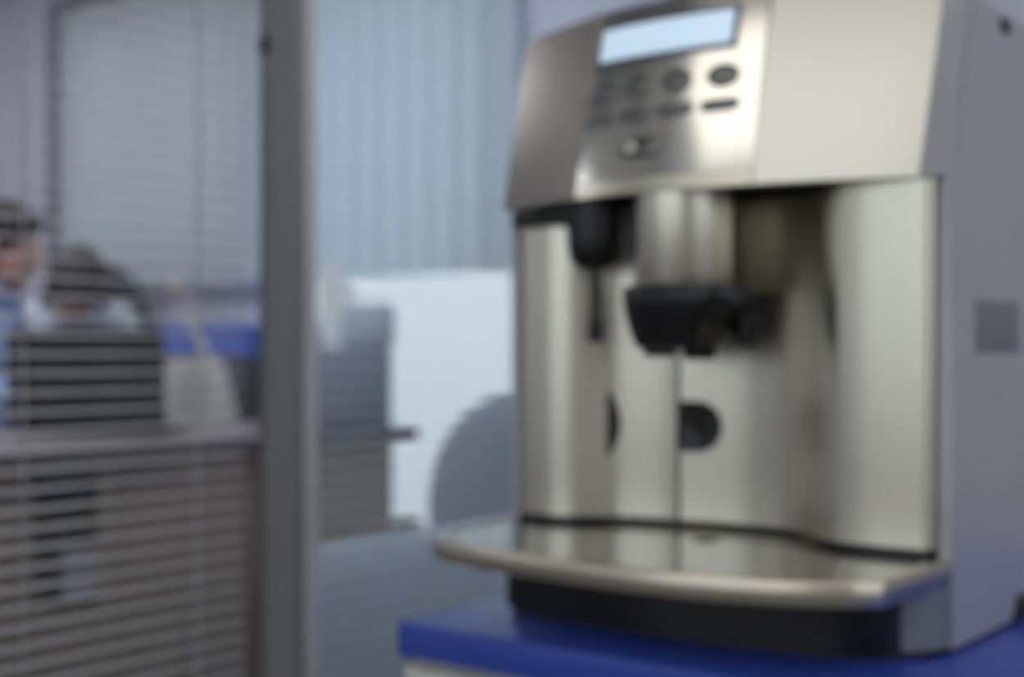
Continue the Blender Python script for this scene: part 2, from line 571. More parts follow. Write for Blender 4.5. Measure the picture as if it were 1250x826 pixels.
fd = fascia('service_door', FPROF[:10], 0.0725, 0.334, 0.010, M_champ)
ff = fascia('front_panel', FPROF[10:], 0.0725, 0.334, 0.010, M_champ)
fascia('fascia_gasket', [(u, v + 0.004) for u, v in FPROF if u < 0.141 or u > 0.1445], 0.062, 0.0722, 0.006, M_black)
bx('door_gap', 0.1408, 0.1447, 0.0455, 0.055, 0.066, 0.334, M_core, cm)


def fv(u):
    for (a, va), (b, vb_) in zip(FPROF, FPROF[1:]):
        if a <= u <= b:
            return va + (vb_ - va) * (u - a) / (b - a)
    return 0.0


# raised D plate painted black as a deep pocket; crescent painted as rim shade
bm = bmesh.new()
outl = [(0.1450, -0.021)] + [(0.160 + 0.021 * math.cos(t), 0.021 * math.sin(t)) for t in [R(-90 + 12 * k) for k in range(16)]] + [(0.1450, 0.021)]
fr_ = [bm.verts.new((u, fv(u) - 0.0016, 0.150 + w)) for u, w in outl]
mid = [bm.verts.new((0.158 + (u - 0.158) * 0.86, fv(u) - 0.0016, 0.150 + w * 0.86)) for u, w in outl]
dp = [bm.verts.new((0.158 + (u - 0.158) * 0.80, fv(u) - 0.0006, 0.150 + w * 0.80)) for u, w in outl]
bk = [bm.verts.new((u, fv(u) + 0.004, 0.150 + w)) for u, w in outl]
n = len(outl)
for i in range(n):
    j = (i + 1) % n
    bm.faces.new((bk[i], bk[j], fr_[j], fr_[i]))
    bm.faces.new((fr_[i], fr_[j], mid[j], mid[i]))
    bm.faces.new((mid[i], mid[j], dp[j], dp[i]))
bm.faces.new(dp)
bm.faces.new(bk[::-1])
finish('grip_pocket', bm, M_black, ff)
bm = bmesh.new()
N = 14
lft, rgt = [], []
for k in range(N + 1):
    t = -1 + 2 * k / N
    w = 0.151 + 0.028 * t
    u0 = 0.0835
    u1 = 0.0835 + 0.0002 + 0.0090 * (1 - t * t)
    lft.append((u0, w))
    rgt.append((u1, w))
pl = lft + rgt[::-1]
fa = [bm.verts.new((u, fv(u) - 0.0012, w)) for u, w in pl]
ba = [bm.verts.new((u, fv(u) + 0.003, w)) for u, w in pl]
n = len(pl)
for i in range(n):
    bm.faces.new((ba[i], ba[(i + 1) % n], fa[(i + 1) % n], fa[i]))
for k in range(N):
    for s in (fa, ba):
        bm.faces.new((s[k], s[k + 1], s[n - 2 - k], s[n - 1 - k]))
finish('dish_rim_shade', bm, M_rimshade, fd)  # dark piece in place of the shading at the dish's left rim


# head: convex front leaning back
HB, HT = 0.3345, 0.490


def hv(u, w):
    c = 0.165
    q = (u - c) / (0.176 if u < c else 0.214)
    bulge = -0.047 * max(0.0, 1 - q * q)
    if u < 0.0955:                                   # the left wing is nearly flat
        q1 = (0.0955 - c) / 0.176
        b1 = -0.047 * (1 - q1 * q1)
        bulge = 0.80 * (b1 * (u + 0.009) / 0.1045) + 0.20 * bulge
    t = (w - HB) / (HT - HB)
    return bulge + 0.036 * t + 0.002 * (1 - 4 * (t - 0.5) ** 2) * -1.0


def head_piece(name, ua, ub, w0, w1, m, off=0.0, th=0.012, nu=16, nw=8, uta=0.0, utb=0.0, parent=None, angle=35):
    """curved slab of the head; uta/utb shift its ends at the top"""
    bm = bmesh.new()

    def grid(dv):
        g = []
        for j in range(nw + 1):
            t = j / nw
            w = w0 + (w1 - w0) * t
            a = ua + uta * t
            b = ub + utb * t
            g.append([bm.verts.new((a + (b - a) * i / nu, hv(a + (b - a) * i / nu, w) + dv, w)) for i in range(nu + 1)])
        return g
    F = grid(off)
    B = grid(off + th)
    for j in range(nw):
        for i in range(nu):
            bm.faces.new((F[j][i], F[j][i + 1], F[j + 1][i + 1], F[j + 1][i]))
            bm.faces.new((B[j][i], B[j + 1][i], B[j + 1][i + 1], B[j][i + 1]))
    for j in range(nw):
        bm.faces.new((F[j][0], F[j + 1][0], B[j + 1][0], B[j][0]))
        bm.faces.new((F[j][nu], B[j][nu], B[j + 1][nu], F[j + 1][nu]))
    for i in range(nu):
        bm.faces.new((F[0][i], B[0][i], B[0][i + 1], F[0][i + 1]))
        bm.faces.new((F[nw][i], F[nw][i + 1], B[nw][i + 1], B[nw][i]))
    return finish(name, bm, m, parent or cm, angle=angle)


UL, UR = 0.0955, 0.2530
head_piece('head_wing', -0.009, UL - 0.0008, HB, HT, M_wing, th=0.045, uta=0.0, utb=0.002)
head_piece('head_wing', UR + 0.0008, 0.366, HB, HT, M_silver, th=0.02, utb=0.008)
head_piece('head_lip', UL, UR, HB, 0.3465, M_champ, th=0.02, nw=3)
cp = head_piece('control_panel', UL, UR, 0.347, HT, M_chrome, off=0.0006, th=0.012, uta=0.001, utb=-0.001)
# head body behind the front panels, and its dark underside
bm = bmesh.new()
lo = [(-0.006, 0.004)] + [(u / 1000.0, hv(u / 1000.0, HB) + 0.010) for u in range(2, 366, 14)] + [(0.374, 0.008), (0.374, 0.06), (-0.006, 0.06)]
hi = [(-0.004, 0.046)] + [(u / 1000.0, hv(u / 1000.0, HT) + 0.010) for u in range(2, 366, 14)] + [(0.374, 0.044), (0.374, 0.07), (-0.004, 0.07)]
A = [bm.verts.new((u, v, HB + 0.003)) for u, v in lo]
B = [bm.verts.new((u, v, HT - 0.002)) for u, v in hi]
n = len(lo)
for i in range(n):
    bm.faces.new((A[i], A[(i + 1) % n], B[(i + 1) % n], B[i]))
bm.faces.new(A[::-1])
bm.faces.new(B)
finish('head_body', bm, M_core, cm)
# grey cheek closing the right end of the head
bm = bmesh.new()
pts = [((0.3665, -0.006, HB), (0.3745, 0.028, HT)), ((0.385, 0.008, HB), (0.385, 0.034, HT - 0.012)), ((0.385, 0.05, HB), (0.385, 0.06, HT - 0.012)), ((0.3665, 0.05, HB), (0.3745, 0.06, HT))]
A = [bm.verts.new(p[0]) for p in pts]
B = [bm.verts.new(p[1]) for p in pts]
for i in range(4):
    bm.faces.new((A[i], A[(i + 1) % 4], B[(i + 1) % 4], B[i]))
bm.faces.new(A[::-1])
bm.faces.new(B)
finish('head_cheek', bm, M_side, cm)

# display, buttons, badge
bz = head_piece('display_bezel', 0.1010, 0.2305, 0.4420, 0.4765, M_bezel, off=-0.0008, th=0.004, nu=12, nw=2, parent=cp)
head_piece('display_screen', 0.1056, 0.2260, 0.4460, 0.4725, M_lcd, off=-0.0016, th=0.003, nu=12, nw=2, parent=cp)


def on_head(name, uc, wc, hu, hw, m, power=2.0, off=-0.0022, parent=None, slant=0.0, nseg=28):
    """domed button of superellipse outline on the head's surface"""
    bm = bmesh.new()
    rings = []
    for sc_, dv in ((1.0, 0.004), (1.0, off * 0.5), (0.86, off), (0.4, off * 1.15)):
        ring = []
        for k in range(nseg):
            t = 2 * math.pi * k / nseg
            c_, s_ = math.cos(t), math.sin(t)
            du = math.copysign(abs(c_) ** (2 / power), c_) * hu * sc_
            dw = math.copysign(abs(s_) ** (2 / power), s_) * hw * sc_
            u, w = uc + du + slant * dw, wc + dw
            ring.append(bm.verts.new((u, hv(u, w) + dv, w)))
        rings.append(ring)
    for a, b in zip(rings, rings[1:]):
        for k in range(nseg):
            bm.faces.new((a[k], a[(k + 1) % nseg], b[(k + 1) % nseg], b[k]))
    bm.faces.new(rings[0][::-1])
    bm.faces.new(rings[-1])
    return finish(name, bm, m, parent or cp)


for u in (0.1100, 0.1465, 0.1835, 0.2225):
    on_head('button', u, 0.4205, 0.0130, 0.0088, M_btn)
    on_head('button', u + (0.0015 if u < 0.2 else 0), 0.3975, 0.0150, 0.0046, M_btn, power=3.5, slant=0.3)
bd = on_head('emblem', 0.1585, 0.3700, 0.0185, 0.0078, M_badge, power=3.0, slant=0.5)
on_head('emblem_mark', 0.1505, 0.3705, 0.0060, 0.0040, M_silver, off=-0.0034, parent=bd)

# coffee outlet
SU, SV = 0.176, -0.006
bm = bmesh.new()
lathe(bm, [(0.0375, 0.262), (0.0385, 0.264), (0.0385, 0.334), (0.030, 0.3345)], SU, SV, 48)
finish('outlet_cylinder', bm, M_champ, cm, angle=35)
so = empty('coffee_spout', (0, 0, 0))
so.parent = cm
bm = bmesh.new()
rings = []
nseg = 40
for w, hu, hvv, cu, cvv in ((0.2625, 0.050, 0.036, 0.186, -0.014), (0.258, 0.0515, 0.038, 0.186, -0.014), (0.246, 0.0505, 0.037, 0.186, -0.014), (0.2385, 0.046, 0.034, 0.1825, -0.014), (0.226, 0.0385, 0.029, 0.1795, -0.016), (0.2155, 0.0335, 0.024, 0.1795, -0.018), (0.2135, 0.030, 0.020, 0.1795, -0.018)):
    ring = []
    for k in range(nseg):
        t = 2 * math.pi * k / nseg
        c_, s_ = math.cos(t), math.sin(t)
        ring.append(bm.verts.new((cu + math.copysign(abs(c_) ** 0.7, c_) * hu, cvv + math.copysign(abs(s_) ** 0.7, s_) * hvv, w)))
    rings.append(ring)
for a, b in zip(rings, rings[1:]):
    for k in range(nseg):
        bm.faces.new((a[k], a[(k + 1) % nseg], b[(k + 1) % nseg], b[k]))
bm.faces.new(rings[0])
bm.faces.new(rings[-1][::-1])
finish('spout_block', bm, M_black, so, angle=40)
for (u, v_, wb, r0, r1) in ((0.1630, -0.020, 0.2075, 0.0190, 0.0125), (0.1985, -0.020, 0.2055, 0.0190, 0.0125), (0.2275, 0.002, 0.2150, 0.0120, 0.0085)):
    bm = bmesh.new()
    lathe(bm, [(r1 * 0.6, wb), (r1, wb + 0.001), (r1 * 1.05, wb + 0.007), (r1 * 0.55 + r0 * 0.45, wb + 0.014), (r0, wb + 0.026), (r0, 0.242)], u, v_, 24)
    finish('nozzle', bm, M_black, so)

# steam arm at the left
sa = empty('steam_arm', (0, 0, 0))
sa.parent = cm
bm = bmesh.new()
lathe(bm, [(0.007, 0.2795), (0.0150, 0.2815), (0.0205, 0.287), (0.0230, 0.296), (0.0235, 0.306), (0.0235, 0.334)], 0.0925, -0.006, 28)
finish('steam_joint', bm, M_black, sa)
bm = bmesh.new()
tube(bm, [(0.0945, -0.008, 0.284), (0.0950, -0.009, 0.25), (0.0955, -0.010, 0.234)], 0.0042, 12)
finish('steam_tube', bm, M_tube, sa)
bm = bmesh.new()
lathe(bm, [(0.004, 0.2195), (0.0060, 0.221), (0.0062, 0.234), (0.0045, 0.238)], 0.0955, -0.010, 16)
finish('steam_tip', bm, M_core, sa)
bx('pivot_slot', 0.008, 0.078, -0.012, 0.004, 0.3185, 0.334, M_black, sa, bev=0.003)

# drip tray and base
TOUT = [(0.0, 0.035), (0.0, -0.03), (0.008, -0.085), (0.020, -0.122), (0.030, -0.1345), (0.070, -0.1480), (0.13, -0.1580), (0.20, -0.1640), (0.27, -0.1625), (0.33, -0.1480), (0.368, -0.1290), (0.3845, -0.1150), (0.3855, -0.108), (0.3855, 0.0), (0.385, 0.035)]


def inset_outline(pts, d):
    c = Vector((sum(p[0] for p in pts) / len(pts), sum(p[1] for p in pts) / len(pts)))
    out = []
    n_ = len(pts)
    for i, p in enumerate(pts):
        a, b = Vector(pts[i - 1]), Vector(pts[(i + 1) % n_])
        t = (b - a).normalized()
        nrm = Vector((-t.y, t.x))
        if nrm.dot(c - Vector(p)) < 0:
            nrm = -nrm
        out.append((p[0] + nrm.x * d, p[1] + nrm.y * d))
    return out


def dense(pts, n_=5):
    return catmull(pts[:2], 1)[:-1] + catmull(pts[1:-3], n_)[:-1] + pts[-4:]


tr = empty('drip_tray', (0, 0, 0))
tr.parent = cm
D0 = TOUT[:2] + catmull(TOUT[1:11], 5)[1:] + TOUT[11:]
bm = bmesh.new()
o1 = D0
o2 = inset_outline(D0, 0.0012)
o3 = inset_outline(D0, 0.010)
lev = [(o2, 0.0505), (o1, 0.0520), (o1, 0.0655), (o2, 0.0670), (o3, 0.0666), (o3, 0.056)]
R_ = [[bm.verts.new((u, v, w)) for u, v in o] for o, w in lev]
n = len(D0)
for a, b in zip(R_, R_[1:]):
    for i in range(n):
        bm.faces.new((a[i], a[(i + 1) % n], b[(i + 1) % n], b[i]))
bm.faces.new(R_[0][::-1])
bm.faces.new(R_[-1])
finish('tray_rim', bm, M_tray, tr, angle=40)
bm = bmesh.new()
prism(bm, inset_outline(D0, 0.0115), 0.0585, 0.0662)
gp = finish('drip_grid', bm, M_plate, tr, angle=40)
bm = bmesh.new()
lathe(bm, [(0.010, 0.0655), (0.010, 0.0668), (0.008, 0.0671), (0.007, 0.0666)], 0.200, -0.012, 24)
finish('drain_cap', bm, M_core, gp)

BOUT = [(0.028, 0.06), (0.032, -0.03), (0.040, -0.056), (0.056, -0.068), (0.12, -0.0745), (0.21, -0.0740), (0.30, -0.0630), (0.340, -0.0480), (0.366, -0.0280), (0.380, -0.006), (0.383, 0.06)]
bm = bmesh.new()
prism(bm, catmull(BOUT, 5), 0.006, 0.0505)
finish('base', bm, M_gloss, cm, angle=50)
bm = bmesh.new()
prism(bm, inset_outline(catmull(BOUT, 5), 0.005), 0.0, 0.006)
finish('base_foot', bm, M_black, cm, angle=50)
cpts = catmull([(0.364, -0.0315), (0.373, -0.0225), (0.3825, -0.006), (0.3855, 0.004)], 6)
bm = bmesh.new()
prism(bm, cpts + [(u - 0.004, v + 0.004) for u, v in reversed(cpts)], 0.006, 0.0500)
finish('base_corner', bm, mat('side_plastic_darkened', (118, 119, 128), 0.25, var=0.02, coat=0.7), cm, angle=50)  # side plastic again, its dim low reflections put into a darker colour

# ------------------------------------------------------------------ office behind the partition
DX0, DX1 = -3.15, -2.53
dk = empty('office_desk', (DX1, 1.2, 0))
tag(dk, 'long brown office desk with a grey top behind the glass partition', 'desk')
bm = bmesh.new()
ol = [(DX0 - DX1, -0.3), (0.0, -0.3)]
for k in range(7):
    t = R(90 * k / 6)
    ol.append((-0.08 + 0.08 * math.cos(t), 1.58 + 0.08 * math.sin(t)))
ol.append((DX0 - DX1, 1.66))
prism(bm, ol, 0.705, 0.74)
finish('desk_top', bm, M_desktop, dk, angle=50)
for k in range(4):
    bx('front_board', -0.045, -0.02, -0.28 + k * 0.4525, -0.28 + (k + 1) * 0.4525 - 0.003, 0.02, 0.705, M_desk, dk, bev=0.002)
bx('end_panel', DX0 - DX1 + 0.03, -0.045, 1.50, 1.53, 0.0, 0.705, M_desk, dk, bev=0.002)
bx('end_panel', DX0 - DX1 + 0.03, -0.045, -0.28, -0.25, 0.0, 0.705, M_desk, dk, bev=0.002)

# computer tower hung on the desk front
c = at(81, 640, 2.745)
pc = empty('computer_tower', (c.x, c.y, 0.40))
tag(pc, 'small black computer tower hanging on the desk front, with pale panels', 'computer')
bx('case', -0.045, 0.04, -0.05, 0.05, 0.03, 0.30, M_black, pc, bev=0.004)
bx('pale_panel', 0.039, 0.044, -0.035, 0.045, 0.095, 0.148, M_slate2, pc, bev=0.002)
bx('pale_panel', 0.039, 0.044, -0.035, 0.045, 0.012 + 0.03, 0.080, M_slate2, pc, bev=0.002)
bx('bracket', -0.092, -0.035, -0.03, 0.03, 0.27, 0.305, M_dkcab, pc, bev=0.002)

# laptop
def laptop():
    p = at(110, 520, 3.35)
    r = empty('laptop', (p.x, p.y, 0.74), TH)
    tag(r, 'open black laptop seen from behind its lid on the desk', 'laptop')
    bx('base', -0.185, 0.185, 0.0, 0.25, 0.0, 0.020, M_lap, r, bev=0.004)
    bx('keyboard', -0.165, 0.165, 0.03, 0.14, 0.0195, 0.0225, M_dkcab, r, bev=0.001)
    bm = bmesh.new()
    box(bm, -0.197, 0.192, -0.012, 0.0, 0.0, 0.255, 0.004, 2)
    ld = finish('lid', bm, M_lap, r, loc=(0, 0.002, 0.016), rot=(R(6), 0, 0))
    bx('screen', -0.172, 0.172, 0.0, 0.0012, 0.02, 0.24, M_screen, ld)
    bm = bmesh.new()
    tube(bm, [(-0.12, 0.002, 0.018), (0.12, 0.002, 0.018)], 0.007, 12)
    finish('hinge', bm, M_lap, r)


laptop()

# white box file with a slanted side
p = at(246, 520, 3.69)
r = empty('box_file', (p.x, p.y, 0.74), TH)
tag(r, 'white box file with a slanted side standing beside the laptop', 'box file')
bm = bmesh.new()
f_ = [(-0.085, 0.0), (0.095, 0.0), (0.050, 0.185), (-0.085, 0.185)]
a = [bm.verts.new((x, -0.05, z)) for x, z in f_]
b = [bm.verts.new((x, 0.06, z)) for x, z in f_]
for i in range(4):
    bm.faces.new((a[i], a[(i + 1) % 4], b[(i + 1) % 4], b[i]))
bm.faces.new(a[::-1])
bm.faces.new(b)
finish('case', bm, M_paper, r)
bx('spine_label', -0.06, 0.03, -0.0515, -0.0495, 0.05, 0.15, M_white, r)

# desk lamp behind the box file
p = at(262, 500, 3.87)
r = empty('desk_lamp', (p.x, p.y, 0.74), TH)
tag(r, 'thin white jointed desk lamp rising behind the white box file', 'lamp')
bm = bmesh.new()
lathe(bm, [(0.055, 0.0), (0.055, 0.012), (0.03, 0.018), (0.008, 0.03)], 0, 0, 24)
finish('lamp_base', bm, M_white, r)
bm = bmesh.new()
tube(bm, [(0.0, 0.0, 0.02), (0.005, 0, 0.16), (-0.07, 0, 0.285)], 0.012, 10)
finish('lower_arm', bm, M_white, r)
bm = bmesh.new()
tube(bm, [(-0.07, 0, 0.285), (-0.06, 0, 0.35), (-0.10, -0.01, 0.40)], 0.008, 10)
finish('upper_arm', bm, M_white, r)
bm = bmesh.new()
tube(bm, [(-0.095, -0.01, 0.41), (-0.125, -0.02, 0.385)], [0.014, 0.03], 16)
finish('lamp_shade', bm, mat('beige_shade', (196, 182, 168), 0.6, var=0.02), r)

# dark cabinet with blue board box on it
r = empty('filing_cabinet', (-3.45, 2.96, 0))
tag(r, 'dark grey filing cabinet behind the desk under the blue box', 'cabinet')
bx('case', -0.25, 0.25, -0.19, 0.19, 0.0, 0.93, M_dkcab, r, bev=0.004)
for k in range(3):
    d = bx('drawer', -0.235, 0.235, -0.202, -0.188, 0.05 + k * 0.29, 0.05 + k * 0.29 + 0.28, M_dkcab, r, bev=0.003)
    bx('handle', -0.05, 0.05, -0.222, -0.200, 0.20 + k * 0.29, 0.215 + k * 0.29, M_alu, d, bev=0.003)
r = empty('blue_storage_box', (-3.45, 2.96, 0.93))
tag(r, 'low blue storage box lying on the dark filing cabinet', 'box')
bx('tray', -0.235, 0.235, -0.175, 0.175, 0.0, 0.075, M_bluebox, r, bev=0.004)
bx('lid', -0.242, 0.242, -0.182, 0.182, 0.075, 0.104, M_bluebox, r, bev=0.004)

# small printer near the desk end
p = at(431, 520, 3.70)
r = empty('desktop_printer', (p.x, p.y, 0.74), TH)
tag(r, 'small slate grey printer holding white paper at the end of the desk', 'printer')
bx('body', -0.102, 0.102, -0.06, 0.06, 0.03, 0.222, M_slate, r, bev=0.008)
bx('output_tray', -0.102, 0.102, -0.075, 0.06, 0.0, 0.03, mat('dark_slate_plastic', (66, 74, 92), 0.5, var=0.04), r, bev=0.004)
bx('scanner_hood', -0.032, 0.112, -0.045, 0.055, 0.222, 0.345, M_slate2, r, bev=0.016)
bm = bmesh.new()
sh = [(-0.098, 0.222), (-0.012, 0.222), (-0.012, 0.335), (0.01, 0.375), (-0.062, 0.448), (-0.098, 0.462)]
a = [bm.verts.new((x, 0.056, z)) for x, z in sh]
b = [bm.verts.new((x, 0.0575, z)) for x, z in sh]
for i in range(len(sh)):
    bm.faces.new((a[i], a[(i + 1) % len(sh)], b[(i + 1) % len(sh)], b[i]))
bm.faces.new(a[::-1])
bm.faces.new(b)
finish('paper_sheet', bm, M_paper, r)


# office chairs
def office_chair(name, loc, rz, fab, label, bw=0.46, b0=0.52, b1=1.0, seat=0.46, ex=0.62):
    r = empty(name, (loc[0], loc[1], 0), rz)
    tag(r, label, 'chair')
    bm = bmesh.new()
    box(bm, -0.24, 0.24, -0.22, 0.24, seat - 0.07, seat, 0.03, 3)
    finish('seat', bm, fab, r)
    # backrest: rounded outline, curved
    bm = bmesh.new()
    h = b1 - b0
    n_ = 40
    F, B = [], []
    for k in range(n_):
        t = 2 * math.pi * k / n_
        c_, s_ = math.cos(t), math.sin(t)
        x = math.copysign(abs(c_) ** ex, c_) * bw / 2 * (1.0 - 0.10 * max(0, s_))
        z = b0 + h / 2 + math.copysign(abs(s_) ** ex, s_) * h / 2
        y = -0.24 + 0.35 * x * x - 0.05 * (z - b0)
        F.append((x, y, z))
    ctr = Vector((0, -0.25, b0 + h / 2))
    prev = None
    first = None
    layers = []
    for sc_, dy in ((0.0, 0.035), (0.5, 0.034), (0.9, 0.028), (1.0, 0.010), (1.0, -0.012), (0.9, -0.028), (0.5, -0.034), (0.0, -0.036)):
        if sc_ == 0.0:
            layers.append([bm.verts.new((0, -0.24 - 0.05 * h / 2 + dy, b0 + h / 2))])
            continue
        ring = []
        for (x, y, z) in F:
            xx = x * sc_
            zz = b0 + h / 2 + (z - b0 - h / 2) * sc_
            ring.append(bm.verts.new((xx, -0.24 + 0.35 * xx * xx - 0.05 * (zz - b0) + dy, zz)))
        layers.append(ring)
    for a_, b_ in zip(layers, layers[1:]):
        for k in range(n_):
            k2 = (k + 1) % n_
            if len(a_) == 1:
                bm.faces.new((a_[0], b_[k], b_[k2]))
            elif len(b_) == 1:
                bm.faces.new((a_[k], b_[0], a_[k2]))
            else:
                bm.faces.new((a_[k], b_[k], b_[k2], a_[k2]))
    finish('backrest', bm, fab, r)
    bm = bmesh.new()
    tube(bm, [(0, -0.02, seat - 0.09), (0, -0.27, seat - 0.09), (0, -0.32, seat), (0, -0.30, b0 + 0.18)], 0.018, 8)
    finish('back_bar', bm, M_chairp, r)
    bm = bmesh.new()
    lathe(bm, [(0.03, 0.10), (0.03, 0.25), (0.018, 0.25), (0.018, seat - 0.07)], 0, 0, 16)
    finish('gas_column', bm, M_chairp, r)
    for k in range(5):
        t = 2 * math.pi * k / 5 + 0.3
        cx, cy = math.cos(t), math.sin(t)
        bm = bmesh.new()
        tube(bm, [(0.02 * cx, 0.02 * cy, 0.11), (0.29 * cx, 0.29 * cy, 0.07)], [0.026, 0.016], 8)
        sp_ = finish('star_arm', bm, M_chairp, r)
        bm = bmesh.new()
        tube(bm, [(0.28 * cx - 0.02 * cy, 0.28 * cy + 0.02 * cx, 0.028), (0.28 * cx + 0.02 * cy, 0.28 * cy - 0.02 * cx, 0.028)], 0.028, 14)
        tube(bm, [(0.28 * cx, 0.28 * cy, 0.03), (0.28 * cx, 0.28 * cy, 0.07)], 0.008, 8)
        finish('castor', bm, M_black, sp_)
    for s in (-1, 1):
        bm = bmesh.new()
        tube(bm, [(s * 0.20, 0.0, seat - 0.06), (s * 0.275, 0.0, seat - 0.05), (s * 0.275, 0.0, seat + 0.17)], 0.014, 8)
        box(bm, s * 0.275 - 0.03, s * 0.275 + 0.03, -0.11, 0.13, seat + 0.165, seat + 0.19, 0.01, 2)
        finish('armrest', bm, M_chairp, r)
    return r


p = at(655, 560, 2.80)
gchair = office_chair('office_chair', (p.x, p.y), TH + R(180), M_chairg, 'grey office chair with a rounded back just left of the coffee machine', bw=0.48, b0=0.36, b1=0.862, seat=0.40, ex=0.80)


# ------------------------------------------------------------------ people
def person(name, loc, rz, label, shirt, pose):
    root = empty(name, (loc[0], loc[1], 0), rz)
    tag(root, label, 'person')
    up = pose.get('up', 0.0)
    bow = pose.get('bow', 0.0)
    J = {'pel': Vector((0, 0, 0.55)), 'ab': Vector((0, 0.0, 0.70 + up * 0.4)), 'ch': Vector((0, 0.03, 0.90 + up)),
         'nk': Vector((0, 0.045 + 0.02 * (bow > 0), 1.055 + up))}
    hr = Euler((-bow, 0, pose.get('turn', 0.0)))
    hc = J['nk'] + hr.to_matrix() @ Vector((0, 0.025, 0.135))

    def H(x, y, z):
        return hc + hr.to_matrix() @ Vector((x, y, z))

    def arm(s, grow, upto, bm):
        sh_ = Vector((s * 0.185, 0.02, 0.985 + up))
        el = sh_ + Vector(pose['elbow'][0 if s < 0 else 1])
        wr = el + Vector(pose['wrist'][0 if s < 0 else 1])
        capsule(bm, sh_, el, 0.052 + grow, 0.042 + grow)
        if upto == 'cuff':
            capsule(bm, el, el.lerp(wr, 0.86), 0.042 + grow, 0.032 + grow)
        else:
            capsule(bm, el, wr, 0.041, 0.027)
        return sh_, el, wr

    # the body: one continuous surface
    bm = bmesh.new()
    capsule(bm, J['pel'] + Vector((-0.06, 0, 0)), J['pel'] + Vector((0.06, 0, 0)), 0.115, 0.115)
    ellipsoid(bm, J['ab'], 0.135, 0.095, 0.16)
    ellipsoid(bm, J['ch'], 0.155, 0.105, 0.17)
    capsule(bm, Vector((-0.15, 0.02, 0.985 + up)), Vector((0.15, 0.02, 0.985 + up)), 0.058, 0.058)
    capsule(bm, J['ch'] + Vector((0, 0, 0.1)), hc + hr.to_matrix() @ Vector((0, -0.015, -0.05)), 0.062, 0.052)
    rq = hr.to_quaternion()
    ellipsoid(bm, H(0, -0.012, 0.030), 0.076, 0.096, 0.088, rq)           # skull
    ellipsoid(bm, H(0, 0.022, -0.035), 0.060, 0.066, 0.080, rq)           # face
    ellipsoid(bm, H(0, 0.052, -0.098), 0.030, 0.024, 0.020, rq)           # chin
    capsule(bm, H(0, 0.080, 0.012), H(0, 0.104, -0.028), 0.009, 0.014)     # nose
    capsule(bm, H(-0.034, 0.072, 0.026), H(0.034, 0.072, 0.026), 0.011, 0.011)   # brow
    for s in (-1, 1):
        ellipsoid(bm, H(s * 0.078, -0.005, -0.012), 0.009, 0.020, 0.032, rq)   # ears
        sh_, el, wr = arm(s, 0.0, 'wrist', bm)
        d = (wr - el).normalized()
        side = d.cross(Vector((0, 0, 1))).normalized()
        palm = wr + d * 0.085
        upv = side.cross(d).normalized()
        for q in range(4):
            off = side * (0.027 - 0.018 * q) * 1.0
            base = wr + d * 0.082 + off
            capsule(bm, wr + d * 0.01 + off * 0.6, base, 0.015, 0.0125)
            ln = (0.036, 0.042, 0.039, 0.030)[q if s > 0 else q]
            m1 = base + d * ln - upv * 0.006
            m2 = m1 + d * ln * 0.7 - upv * 0.018
            capsule(bm, base, m1, 0.0095, 0.0085, 8)
            capsule(bm, m1, m2, 0.0085, 0.0072, 8)
        tb_ = wr + d * 0.03 - side * 0.026 * s * (1 if s < 0 else -1)
        capsule(bm, wr + d * 0.015, tb_, 0.016, 0.013, 8)
        capsule(bm, tb_, tb_ + d * 0.045 - upv * 0.012, 0.012, 0.009, 8)
        hip = Vector((s * 0.09, 0.03, 0.53))
        kn = Vector((s * 0.11, 0.43, 0.52))
        an = Vector((s * 0.11, 0.40, 0.09))
        capsule(bm, hip, kn, 0.082, 0.056)
        capsule(bm, kn, an, 0.055, 0.036)
        capsule(bm, an + Vector((0, -0.02, -0.045)), an + Vector((0, 0.17, -0.055)), 0.036, 0.028)
    body = finish('body', bm, M_skin, root)
    rm = body.modifiers.new('remesh', 'REMESH')
    rm.mode = 'VOXEL'
    rm.voxel_size = 0.006
    rm.use_smooth_shade = True
    sm = body.modifiers.new('smooth', 'SMOOTH')
    sm.factor = 0.5
    sm.iterations = 3
    # shirt
    bm = bmesh.new()
    capsule(bm, J['pel'] + Vector((-0.06, 0, 0.03)), J['pel'] + Vector((0.06, 0, 0.03)), 0.122, 0.122)
    ellipsoid(bm, J['ab'], 0.150, 0.110, 0.19)
    ellipsoid(bm, J['ch'], 0.170, 0.120, 0.175)
    capsule(bm, Vector((-0.15, 0.02, 0.985 + up)), Vector((0.15, 0.02, 0.985 + up)), 0.068, 0.068)
    capsule(bm, J['ch'] + Vector((0, 0.01, 0.1)), J['nk'] + Vector((0, -0.01, 0.005)), 0.085, 0.066)
    for s in (-1, 1):
        arm(s, 0.012, 'cuff', bm)
    st = finish('shirt', bm, shirt, root)
    rm = st.modifiers.new('remesh', 'REMESH')
    rm.mode = 'VOXEL'
    rm.voxel_size = 0.008
    rm.use_smooth_shade = True
    sm = st.modifiers.new('smooth', 'SMOOTH')
    sm.factor = 0.5
    sm.iterations = 4
    # collar
    bm = bmesh.new()
    for s in (-1, 1):
        pts_ = [J['nk'] + Vector((s * 0.012, 0.075, -0.035)), J['nk'] + Vector((s * 0.050, 0.045, 0.0)), J['nk'] + Vector((s * 0.060, -0.02, 0.022)), J['nk'] + Vector((0, -0.075, 0.030))]
        tube(bm, catmull([tuple(q) for q in pts_], 4), 0.014, 8)
    finish('collar', bm, pose.get('collar', shirt), st)
    # trousers
    bm = bmesh.new()
    capsule(bm, J['pel'] + Vector((-0.06, 0, -0.01)), J['pel'] + Vector((0.06, 0, -0.01)), 0.124, 0.124)
